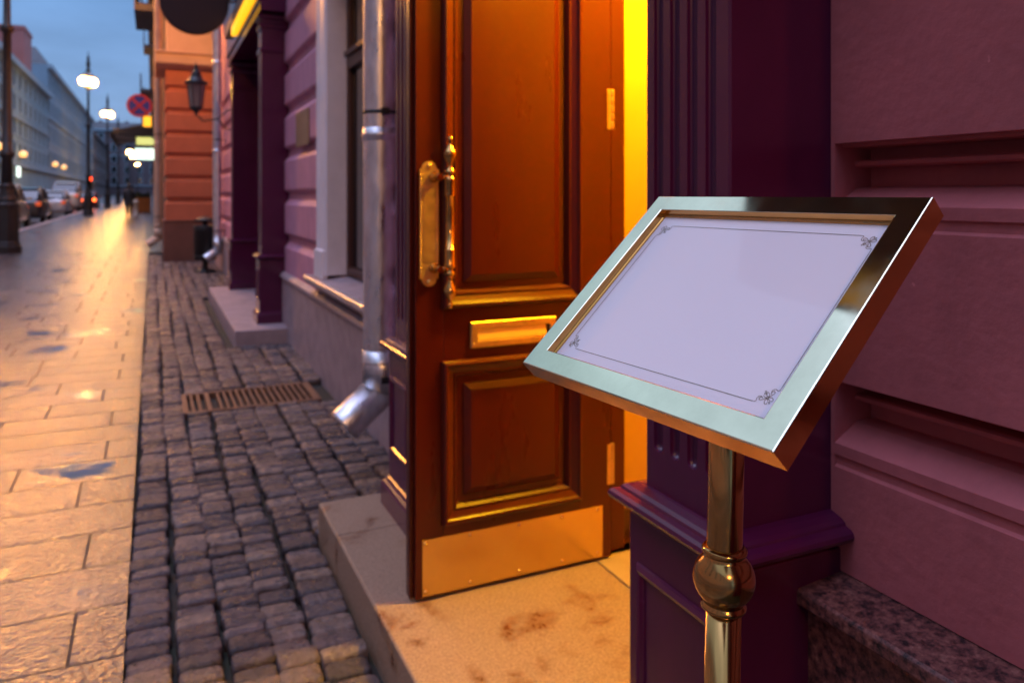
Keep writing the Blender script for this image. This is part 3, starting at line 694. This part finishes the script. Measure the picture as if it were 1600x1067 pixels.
for i, ((x,y),lab) in enumerate(LL):
    o = copy_tree(lp) if i else lp
    o.location = (x,y,gz(y)); o['label'] = lab; o['category'] = 'street lamp'; o['group'] = 'ornate street lamps along the kerb'
    o.rotation_euler.z = (.2,.9,.9,.7,.6,.6,.6,0)[i]

for ch in kids(lp):                              # the nearest lantern burns brighter
    for bu in kids(ch): bu.data = bu.data.copy(); bu.data.materials[0] = M['lamp_bright']

# lamps on the far facades across the street
def wl(i, x, y, lab):
    t = thing('wall_lamp', (x,y,5.6), lab, 'wall lamp', 'lit lamps on the facades across the street')
    mb = MB(); mb.sphere((x,y,5.75),.38,14); mb.build('globe', M['lampfar'], t)
    mb = MB(); mb.tube([(x,y,5.35),(x-.3,y,5.2),(-13.05,y,5.4)],.04,6); mb.lathe([(.05,5.33),(.2,5.42),(.12,5.46)],(x,y,0),10); mb.build('bracket', M['black'], t)
for i, (y, lab) in enumerate(((82,'lit wall lamp half hidden behind the nearest lamp post'),(97,'lit wall lamp nearest the left edge, right of the lamp post'),(127,'left one of the two close wall lamps over the parked cars'),(139,'right one of the two close wall lamps over the parked cars'))):
    wl(i, -12.5, y, lab)
sl = thing('wall_lamp', (1.2,15.6,5.6), 'warm wall lamp high on the townhouse that lights the orange end wall', 'wall lamp')
mb = MB(); mb.sphere((.72,15.6,5.5),.13,16); mb.build('globe', mat('wall_lamp_globe',(1,.9,.7),.4,emit=(1,.42,.07),es=320), sl)
mb = MB(); mb.tube([(1.22,15.6,5.75),(.9,15.6,5.85),(.72,15.6,5.75),(.72,15.6,5.62)],.02,8); mb.lathe([(.14,5.62),(.09,5.68),(.02,5.72)],(.72,15.6,0),12); mb.build('bracket', M['black'], sl)

# ------------------------------------------------------------------ signs and furniture down the street
def noparking():
    x, y, z, r = -.30, 22.0, 3.69, .30
    t = thing('road_sign', (.45,y,z), 'round blue no stopping sign with red rim and red cross', 'road sign')
    R = Matrix.Translation(V((x,y,z))) @ Matrix.Rotation(radians(90),4,'X')
    blue = mat('sign_blue',(.03,.05,.35),.4); red = mat('sign_red',(.55,.035,.04),.4)
    mb = MB(); mb.lathe([(.001,-.012),(r*.97,-.012),(r*.97,.004),(.001,.004)], M=R, seg=32, smooth=False); mb.build('blue_field', blue, t)
    mb = MB(); mb.lathe([(r*.80,.005),(r*.80,.009),(r,.009),(r,-.014),(r*.98,-.014)], M=R, seg=32, cap=False, smooth=False); mb.build('red_rim', red, t)
    mb = MB()
    for a in (45,135): mb.obox(R @ Matrix.Translation(V((0,0,.006 if a==45 else .0065))) @ Matrix.Rotation(radians(a),4,'Z'), r*.81, r*.10, .002)
    mb.build('red_cross', red, t)
    mb = MB(); mb.tube([(x,y+.03,z-.1),(.52,y+.03,z-.1)],.018,8); mb.tube([(x,y+.03,z+.12),(.52,y+.03,z+.12)],.018,8); mb.tube([(x,y+.03,z-.16),(x,y+.03,z+.16)],.018,8); mb.build('bracket', M['black'], t)
noparking()
def sign_box(x, y, z, w, h, col, es, lab, wallx=.25, dep=.16):
    m = mat('sign_light', col, .4, emit=col, es=es)
    t = thing('shop_sign', (wallx,y,z), lab, 'shop sign', 'lit shop signs along the right side of the street')
    mb = MB(); mb.box(x-w/2,x+w/2,y-dep/2,y+dep/2,z-h/2,z+h/2); mb.build('light_box', m, t, bevel=.02)
    mb = MB(); mb.ring((x,y-dep/2-.01,z),(1,0,0),(0,0,1),(0,-1,0),(-w/2-.03,w/2+.03,-h/2-.03,h/2+.03),[(0,-.15),(0,.02),(.05,.02),(.05,-.005)]); mb.box(x+w/2,wallx+.05,y-.03,y+.03,z+h/2-.1,z+h/2-.03); mb.build('sign_frame', M['black'], t)
sign_box(-.15,28,3.8,.28,.38,(1,.55,.04),1.1,'small yellow lit box sign just below the round prohibition sign')
sign_box(-.32,46,4.29,.95,.45,(.75,.8,.25),.8,'pale yellow green lit sign, upper of the two wide shop signs')
sign_box(-.30,44,3.5,1.05,.62,(.75,1,.85),1.6,'bright white green lit sign, lower of the two wide shop signs')
ls_ = thing('lit_sign', (-12.95,96,3.9), 'white lit shop sign low on the teal facade, above the parked cars', 'sign')
mb = MB(); mb.box(-12.98,-12.7,95.3,96.7,3.3,4.4); mb.build('light_box', mat('white_sign_light',(.8,1,.95),.4,emit=(.8,1,.9),es=1.8), ls_, bevel=.05)
mb = MB(); mb.box(-12.99,-12.9,95.2,96.8,3.2,4.5); mb.build('sign_frame', M['black'], ls_)
aw = thing('awning', (.25,60,5), 'dark flat awning over the shops beyond the lit signs', 'awning')
mb = MB(); mb.prism([(.3,5.9),(-2.3,5.25),(-2.3,4.85),(-2.25,4.85),(-2.25,5.2),(.3,5.75)],'y',52,66); mb.build('canopy', M['black'], aw)
for y in (53,59,65):
    mb = MB(); mb.tube([(.3,y,5.0),(-2.2,y,5.15)],.03,6); mb.build('arm', M['black'], aw)
plt = thing('planter', (-.75,58,gz(58)), 'orange brown wooden planter box with low greenery on the pavement', 'planter')
mb = MB(); M['planter'] = mottle(mat('orange_wood',(.42,.14,.03),.5),3,.2)
mb.box(-1.35,-.1,57.6,58.4,gz(58),gz(58)+.95)
for z in (.2,.45,.7): mb.box(-1.37,-.08,57.58,58.42,gz(58)+z,gz(58)+z+.02)
mb.build('box', M['planter'], plt, bevel=.02)
mb = MB(); rnd = random.Random(3); M['leaf'] = mottle(mat('dark_leaf',(.05,.08,.03),.5),8,.4)
for k in range(260):
    c = V((rnd.uniform(-1.3,-.15),rnd.uniform(57.65,58.35),gz(58)+.95+abs(rnd.gauss(0,.16)))); d = V((rnd.gauss(0,1),rnd.gauss(0,1),rnd.gauss(0,1))).normalized()*.09; e_ = d.cross(V((rnd.random(),rnd.random(),1))).normalized()*.05
    mb.add([c-d,c+e_,c+d,c-e_],[(0,1,2,3)])
mb.build('foliage', M['leaf'], plt)
bo = thing('bollard', (-.80,46,gz(46)), 'pale bollard on the pavement beside the walking person', 'bollard')
mb = MB(); mb.lathe([(.16,0),(.16,.1),(.12,.14),(.11,.75),(.14,.78),(.14,.85),(.09,.92),(.001,.98)],(-.80,46,gz(46)),14); mb.build('shaft', mottle(mat('pale_stone',(.5,.45,.4),.6),6,.2), bo)

def person(x, y, lab):
    t = thing('person', (x,y,gz(y)), lab, 'person')
    # joints: (pos, radius)
    J = {'pel':((0,0,.95),.155),'wai':((0,0,1.08),.15),'che':((0,.02,1.32),.175),'nec0':((0,.03,1.48),.075),'nec':((0,.035,1.55),.06),'hd':((0,.05,1.64),.098),'hd2':((0,.05,1.74),.085),
         'ls':((-.19,.02,1.42),.075),'le':((-.25,-.04,1.15),.055),'lw':((-.26,.08,.92),.042),'lh':((-.26,.12,.83),.04),
         'rs':((.19,.02,1.42),.075),'re':((.25,.02,1.15),.055),'rw':((.26,.16,.94),.042),'rh':((.26,.21,.86),.04),
         'lh0':((-.09,0,.88),.12),'lk':((-.10,.16,.50),.075),'la':((-.10,.10,.10),.05),'lt':((-.11,.26,.04),.04),
         'rh0':((.09,0,.88),.12),'rk':((.10,.02,.50),.075),'ra':((.10,-.24,.14),.05),'rt':((.11,-.12,.04),.04),
         'co1':((0,-.01,.70),.20)}
    E = [('pel','wai'),('wai','che'),('che','nec0'),('nec0','nec'),('nec','hd'),('hd','hd2'),('che','ls'),('ls','le'),('le','lw'),('lw','lh'),('che','rs'),('rs','re'),('re','rw'),('rw','rh'),
         ('pel','lh0'),('lh0','lk'),('lk','la'),('la','lt'),('pel','rh0'),('rh0','rk'),('rk','ra'),('ra','rt')]
    names = [k for k in J if k != 'co1']; ix = {k:i for i,k in enumerate(names)}
    me = bpy.data.meshes.new('body'); me.from_pydata([J[k][0] for k in names], [(ix[a],ix[b]) for a,b in E], [])
    o = bpy.data.objects.new('body', me); COL.objects.link(o); o.parent = t; me.materials.append(mat('skin',(.35,.2,.15),.6))
    sk = o.modifiers.new('skin','SKIN'); 
    for i, k in enumerate(names): me.skin_vertices[0].data[i].radius = (J[k][1],J[k][1]*.85)
    me.skin_vertices[0].data[ix['pel']].use_root = True
    s = o.modifiers.new('sub','SUBSURF'); s.levels = s.render_levels = 2
    cloth = mottle(mat('black_coat',(.02,.02,.025),.8),6,.3)
    mb = MB()                                     # knee length coat with sleeves
    def ell(z, rx, ry, cy=0): return [(rx*cos(2*pi*k/16), cy+ry*sin(2*pi*k/16), z) for k in range(16)]
    mb.loft([ell(.60,.23,.20),ell(.85,.215,.185),ell(1.08,.19,.165),ell(1.30,.225,.18,.02),ell(1.43,.21,.14,.03),ell(1.50,.10,.10,.035),ell(1.55,.085,.085,.035)],True,False,True)
    for q in 'lr': mb.tube([J[q+'s'][0],J[q+'e'][0],J[q+'w'][0]],[.09,.072,.06],10,False)
    mb.build('coat', cloth, t, local=True)
    mb = MB()
    for q in 'lr': mb.tube([J[q+'h0'][0],J[q+'k'][0],J[q+'a'][0]],[.13,.088,.075],10,False)
    mb.build('trousers', cloth, t, local=True)
    mb = MB(); mb.sphere((0,.035,1.70),.112,14,1,1.1,1.12); mb.build('hair', mat('dark_hair',(.02,.014,.01),.5), t, local=True)
    for q in 'lr':
        mb = MB(); a = V(J[q+'a'][0]); b = V(J[q+'t'][0]); mb.tube([a-V((0,.05,.06)),a.lerp(b,.5)-V((0,0,.02)),b],[.055,.055,.04],10); mb.build('shoe', M['black'], t, local=True)
    return t
person(-1.15, 47.0, 'person in a black coat walking away along the pavement')

tl = thing('traffic_light', (-4.0,62,gz(62)), 'traffic light showing red, far down the kerb', 'traffic light')
mb = MB(); mb.lathe([(.10,0),(.10,.2),(.06,.25),(.055,3.0)],(-4.0,62,gz(62)),10); mb.build('post', M['black'], tl)
mb = MB(); mb.box(-4.17,-3.83,62.0,62.25,gz(62)+1.45,gz(62)+2.45)
for k in range(3): mb.lathe([(.13,0),(.14,.02),(.14,.14),(.13,.14)], M=Matrix.Translation(V((-4.0,62.0,gz(62)+1.62+.31*k))) @ Matrix.Rotation(radians(90),4,'X'), seg=14, cap=False)
mb.build('housing', M['black'], tl, bevel=.02)
for k, c in ((0,(.02,.05,.03)),(1,(.06,.04,.01))):
    mb = MB(); mb.sphere((-4.0,61.99,gz(62)+1.62+.31*k),.115,12,1,.3,1); mb.build('lens', mat('dark_lens',c,.2), tl)
mb = MB(); mb.sphere((-4.0,61.97,gz(62)+2.24),.16,12,1,.4,1); mb.build('red_light', mat('red_light',(1,.05,.02),.3,emit=(1,.06,.015),es=7), tl)

# ------------------------------------------------------------------ parked cars
TL = mat('tail_lamp',(.5,.02,.02),.25,emit=(1,.16,.03),es=.5); HL = mat('head_lamp',(.8,.8,.8),.1)
TYRE = mat('tyre',(.02,.02,.02),.8); RIM = mat('alloy',(.5,.5,.5),.3,.9); PLATE = mat('plate',(.6,.6,.55),.5)
def car_proto(paint, H=1.5):
    t = thing('parked_car', (0,0,0), None, 'car', 'cars parked along the kerb'); k = H/1.5
    def sec(y, hw, zl, zt, tuck=.1):
        P = [(-hw*.86,zl),(-hw*.98,zl+.08),(-hw,zl+(zt-zl)*.5),(-hw*.97,zt-.09),(-hw+tuck,zt),(0,zt+.02),(hw-tuck,zt),(hw*.97,zt-.09),(hw,zl+(zt-zl)*.5),(hw*.98,zl+.08),(hw*.86,zl)]
        return [(x,y,z*k) for x,z in P]
    mb = MB(); mb.loft([sec(-2.16,.74,.34,.84),sec(-2.10,.83,.24,.93),sec(-1.8,.88,.2,1.00),sec(-.9,.90,.18,1.0),sec(.4,.90,.18,.97),sec(1.3,.89,.19,.90),sec(1.85,.84,.22,.78),sec(2.12,.72,.28,.66)],True,True,True)
    mb.build('body', paint, t, local=True, subsurf=1)
    def gs(y, hw, z0, z1): return [(-hw,y,z0*k),(-hw*.82,y,z1*k),(hw*.82,y,z1*k),(hw,y,z0*k)]
    mb = MB(); mb.loft([gs(-1.95,.74,.97,.99),gs(-1.45,.79,.97,1.40),gs(-.9,.82,.97,1.455),gs(.25,.82,.96,1.455),gs(.95,.80,.93,.99),gs(1.05,.78,.92,.93)],True,True); mb.build('windows', M['glass'], t, local=True, bevel=.03)
    mb = MB(); mb.loft([[(-.63,y,z*k),(-.60,y,(z+.035)*k),(.60,y,(z+.035)*k),(.63,y,z*k)] for y,z in ((-1.55,1.385),(-1.3,1.43),(-.8,1.462),(.2,1.462),(.42,1.42))],True,True)
    for sx in (-1,1):
        for a,b in (((sx*.80,-1.9,.98),(sx*.655,-1.42,1.41)),((sx*.83,-.45,.98),(sx*.675,-.45,1.46)),((sx*.81,.98,.95),(sx*.665,.3,1.45))): mb.tube([(a[0],a[1],a[2]*k),(b[0],b[1],b[2]*k)],.035,6)
    mb.build('roof', paint, t, local=True)
    for sx in (-1,1):
        for y in (-1.32,1.36):
            R = Matrix.Translation(V((sx*.80,y,.32))) @ Matrix.Rotation(radians(90),4,'Y')
            w_ = MB(); w_.lathe([(.20,-.10),(.30,-.10),(.32,-.07),(.32,.07),(.30,.10),(.20,.10)], M=R, seg=20, cap=False); w = w_.build('wheel', TYRE, t, local=True)
            r_ = MB(); r_.lathe([(.001,sx*.06),(.06,sx*.085),(.19,sx*.07),(.205,sx*.098)], M=R, seg=20, cap=False); r_.build('rim', RIM, w, local=True)
        mb = MB(); mb.obox(Matrix.Translation(V((sx*.70,-2.12,.80*k))),.11,.04,.10); mb.build('tail_light', TL, t, local=True, bevel=.02)
        mb = MB(); mb.obox(Matrix.Translation(V((sx*.62,2.03,.66*k))),.15,.06,.06); mb.build('headlight', HL, t, local=True, bevel=.02)
        mb = MB(); mb.obox(Matrix.Translation(V((sx*.96,.75,1.0*k))),.09,.05,.06); mb.build('mirror', paint, t, local=True, bevel=.02)
    mb = MB(); mb.obox(Matrix.Translation(V((0,-2.165,.62*k))),.26,.012,.055); mb.build('plate', PLATE, t, local=True)
    return t
def paint(name, c): return mat(name, c, .3, .2, coat=1)
TLB = mat('lit_tail_lamp',(.5,.02,.02),.25,emit=(1,.12,.02),es=9)
for nm, c, H, x, y, lab in (('beige',(.42,.36,.27),1.85,-5.55,36.5,'beige parked car nearest the camera, behind the street lamp post'),
                            ('dark',(.02,.022,.03),1.75,-5.5,44.0,'dark parked car between the beige and the white car'),
                            ('white',(.62,.60,.62),1.6,-5.45,54.5,'white parked car seen from behind, farther along the kerb'),
                            ('red',(.25,.03,.03),1.5,-4.9,72.0,'small far car with glowing red tail lights beyond the tall lamp post'),
                            ('silver',(.5,.5,.52),2.2,-5.5,64.0,'tall silver van parked beyond the white car')):
    o = car_proto(paint('car_paint_'+nm, c), H); o.location = (x,y,gz(y)-.135); o['label'] = lab
    if nm == 'red':
        for ch in kids(o):
            if ch.name.startswith('tail_light'): ch.data.materials[0] = TLB

# ------------------------------------------------------------------ far buildings
def far_building(loc_label, base_mat, x0, x1, y0, y1, z1, face, nb, nf, cat='building', roofm=None, frame=None):
    """face: 'x+' facade looks towards +X; 'y-' looks towards -Y"""
    t = thing('building', ((x0+x1)/2,(y0+y1)/2,0), loc_label, cat)
    mb = MB(); mb.box(x0,x1,y0,y1,-.2,z1); mb.build('wall', base_mat, t)
    mb = MB()
    for z, o, h in ((4.4,.25,.35),(z1-.5,.55,.6),(z1*.62,.18,.25)):
        if face == 'x+': mb.box(x1+.004,x1+o,y0,y1,z,z+h)
        elif face == 'x-': mb.box(x0-o,x0-.004,y0,y1,z,z+h)
        else: mb.box(x0,x1,y0-o,y0-.004,z,z+h)
    mb.build('cornice', frame or base_mat, t)
    mb = MB()
    rx = 1.6
    mb.loft([[(x0,y0,z1+.004),(x1,y0,z1+.004),(x1,y1,z1+.004),(x0,y1,z1+.004)],[(x0+rx,y0+rx,z1+2.6),(x1-rx,y0+rx,z1+2.6),(x1-rx,y1-rx,z1+2.6),(x0+rx,y1-rx,z1+2.6)]]); rf = mb.build('roof', roofm or M['roof'], t)
    for k in range(3):
        f_ = (k+.6)/3.3; mb = MB(); cx_, cy_ = x0+(x1-x0)*(.6 if face!='y-' else f_), y0+(y1-y0)*(f_ if face!='y-' else .5); mb.box(cx_-.6,cx_+.6,cy_-.5,cy_+.5,z1+2.0,z1+4.2); mb.build('chimney', base_mat, rf)
    proto = None; L_ = (y1-y0) if face[0]=='x' else (x1-x0); p = L_/nb; fh = (z1-5.2)/nf
    for i in range(nb):
        for j in range(nf):
            c = p*(i+.5); z = 5.3+fh*j
            if face == 'x+': loc = V((x1,y0+c,z))
            elif face == 'x-': loc = V((x0,y0+c,z))
            else: loc = V((x0+c,y0,z))
            if proto is None:
                ww, hh = min(p*.42,1.3), fh*.62
                U = V((0,1,0)) if face[0]=='x' else V((1,0,0)); Nn = V((1,0,0)) if face=='x+' else (V((-1,0,0)) if face=='x-' else V((0,-1,0)))
                f = MB(); f.ring((0,0,0),U,(0,0,1),Nn,(-ww/2-.2,ww/2+.2,-.2,hh+.25),[(0,.004),(0,.12),(.2,.12),(.2,.02)]); f = f.build('window', frame or base_mat, t, local=True)
                q = MB(); q.ring((0,0,0),U,(0,0,1),Nn,(-ww/2,ww/2,0,hh),[(0,.03),(.06,.05),(.07,.03)],True); q.build('pane', M['glass'], f, local=True)
                f.location = loc - t.location; proto = f
            else:
                c2 = proto.copy(); COL.objects.link(c2); c2.location = loc - t.location
                for ch in kids(proto):
                    d = ch.copy(); COL.objects.link(d); d.parent = c2
    return t
def bm(n, c): return mottle(mat(n, c, .75), .5, .12)
M['roof'] = mottle(mat('dark_metal_roof',(.07,.09,.11),.5), .6, .25)
pale = bm('pale_trim',(.36,.52,.64))
b1 = far_building('pale teal facade across the street at the left edge of the picture', bm('teal_stucco',(.30,.50,.62)), -30,-13, 60,124, 15.2,'x+',16,4,frame=pale)
mb = MB(); mb.box(-16.5,-13.2,103,109,15.3,20.2); mb.box(-16.6,-13.1,102.9,109.1,20.2,20.6); mb.build('gable_wall', bm('pink_brick_gable',(.46,.20,.20)), b1)
far_building('taller grey blue building beyond the teal facade', bm('greyblue_stucco',(.27,.42,.55)), -30,-13.2, 124.5,215, 19.5,'x+',20,4,frame=pale)
far_building('mauve grey building closing the far end of the street', bm('mauve_far',(.17,.15,.18)), -22,6, 300,330, 24,'y-',7,5,frame=pale)
far_building('low building on the left just before the end of the street', bm('grey_far',(.18,.19,.22)), -30,-13.4, 216,296, 17,'x+',12,3)
rr = far_building('dark row of houses down the right side beyond the orange lit house', bm('dark_stucco',(.16,.13,.14)), .25,14, 24.1,140, 15,'x-',20,3)
M['balcony'] = mottle(mat('balcony_stone',(.09,.08,.095),.7),2,.2)
for y, z, h, o in ((26,7.0,1.1,.75),(33,8.6,1.1,.8),(41,10.2,1.0,.75),(50,7.4,1.1,.9),(58,11.4,1.2,.8),(70,9.0,1.3,.9)):
    mb = MB(); mb.box(.25-o,.246,y,y+3.2,z,z+.2); mb.box(.25-o,.246-o+.06,y,y+3.2,z+.2,z+h); mb.build('balcony', M['balcony'], rr)
far_building('block on the right beyond the awning', bm('brown_far',(.15,.11,.10)), .35,14, 141,290, 17,'x-',18,3)
# buildings behind the viewer on the far side: what the brass mirrors
far_building('building across the street behind the viewer', bm('cream_far',(.50,.47,.50)), -30,-13, -60,59, 13.5,'x+',20,4,frame=pale)

for i, (y, z, x0, x1, lab) in enumerate(((70,19.0,-13,1,'thin overhead cable crossing the street, lower of the two'),(55,20.5,-13,1,'thin overhead cable crossing the street, upper of the two'))):
    mb = MB(); mb.tube([(x0+(x1-x0)*k/12, y, z-.5*sin(pi*k/12)) for k in range(13)], .022, 6); tag(mb.build('overhead_cable', M['black']), lab, 'cable')

# ------------------------------------------------------------------ sky, sun, camera
W = bpy.data.worlds.new('World'); S.world = W; W.use_nodes = True
nt = W.node_tree; bg = nt.nodes['Background']
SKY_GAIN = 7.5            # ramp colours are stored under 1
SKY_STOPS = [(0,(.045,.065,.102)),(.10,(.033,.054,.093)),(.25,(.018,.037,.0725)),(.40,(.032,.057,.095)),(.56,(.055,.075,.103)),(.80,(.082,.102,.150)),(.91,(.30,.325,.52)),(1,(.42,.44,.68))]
sky = nt.nodes.new('ShaderNodeTexSky'); sky.sky_type = 'NISHITA'; sky.sun_disc = False
SUN_EL, SUN_ROT = radians(2), radians(326)
sky.sun_elevation = SUN_EL; sky.sun_rotation = SUN_ROT; sky.air_density = 1.0; sky.dust_density = .6; sky.ozone_density = 5
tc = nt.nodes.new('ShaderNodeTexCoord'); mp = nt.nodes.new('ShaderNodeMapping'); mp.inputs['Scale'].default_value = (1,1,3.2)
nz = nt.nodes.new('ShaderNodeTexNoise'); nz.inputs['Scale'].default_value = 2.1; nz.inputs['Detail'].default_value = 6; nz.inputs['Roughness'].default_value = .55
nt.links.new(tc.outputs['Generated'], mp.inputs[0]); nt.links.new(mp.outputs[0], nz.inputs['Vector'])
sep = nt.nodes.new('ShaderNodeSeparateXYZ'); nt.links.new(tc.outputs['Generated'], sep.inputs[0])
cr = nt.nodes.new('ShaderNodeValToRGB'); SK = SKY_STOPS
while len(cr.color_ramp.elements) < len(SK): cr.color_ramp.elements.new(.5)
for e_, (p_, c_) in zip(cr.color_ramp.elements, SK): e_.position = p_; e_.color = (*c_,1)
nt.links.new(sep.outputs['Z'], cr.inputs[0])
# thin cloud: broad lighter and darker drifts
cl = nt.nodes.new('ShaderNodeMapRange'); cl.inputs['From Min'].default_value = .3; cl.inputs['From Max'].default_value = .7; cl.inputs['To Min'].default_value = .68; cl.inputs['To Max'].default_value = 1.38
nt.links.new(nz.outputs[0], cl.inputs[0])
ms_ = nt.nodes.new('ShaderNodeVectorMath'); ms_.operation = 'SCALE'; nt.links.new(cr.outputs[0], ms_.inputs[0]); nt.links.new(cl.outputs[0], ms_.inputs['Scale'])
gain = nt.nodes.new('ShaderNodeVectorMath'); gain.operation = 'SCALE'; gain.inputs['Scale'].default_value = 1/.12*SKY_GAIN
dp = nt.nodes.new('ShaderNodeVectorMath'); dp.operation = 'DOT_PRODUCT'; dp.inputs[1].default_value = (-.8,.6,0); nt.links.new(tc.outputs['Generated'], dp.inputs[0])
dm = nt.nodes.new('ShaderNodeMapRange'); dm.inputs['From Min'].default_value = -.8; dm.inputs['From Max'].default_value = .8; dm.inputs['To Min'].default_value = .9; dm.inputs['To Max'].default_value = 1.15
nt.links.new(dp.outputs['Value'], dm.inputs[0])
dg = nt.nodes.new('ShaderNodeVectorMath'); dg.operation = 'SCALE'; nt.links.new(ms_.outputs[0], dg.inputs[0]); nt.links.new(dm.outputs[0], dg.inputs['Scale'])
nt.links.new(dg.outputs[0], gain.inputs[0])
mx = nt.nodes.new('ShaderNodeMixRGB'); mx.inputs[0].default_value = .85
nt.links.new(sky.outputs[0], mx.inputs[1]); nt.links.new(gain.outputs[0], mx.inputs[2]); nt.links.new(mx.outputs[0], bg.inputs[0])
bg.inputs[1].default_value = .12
sun = bpy.data.lights.new('sun','SUN'); sun.energy = .03; sun.angle = radians(20); sun.color = (1,.85,.75)
so = bpy.data.objects.new('sun', sun); COL.objects.link(so)
d = V((sin(SUN_ROT)*cos(SUN_EL), cos(SUN_ROT)*cos(SUN_EL), sin(SUN_EL)))
so.rotation_euler = d.to_track_quat('Z','Y').to_euler()

cam = bpy.data.cameras.new('camera'); co = bpy.data.objects.new('camera', cam); COL.objects.link(co); S.camera = co
cam.sensor_width = 36; cam.lens = 36*1209/1600; cam.shift_y = -228.5/1600; cam.clip_start = .02; cam.clip_end = 2000
co.location = (0,0,1.4); co.rotation_euler = (radians(90),0,-TH)
cam.dof.use_dof = True; cam.dof.focus_distance = .80; cam.dof.aperture_fstop = 6.2; cam.dof.aperture_blades = 0

S.view_settings.view_transform = 'Standard'; S.view_settings.look = 'None'; S.view_settings.gamma = 1; S.view_settings.exposure = 0
S.render.engine = 'CYCLES'; S.cycles.use_denoising = True; S.cycles.max_bounces = 8; S.cycles.sample_clamp_indirect = 6; S.cycles.caustics_reflective = False; S.cycles.caustics_refractive = False
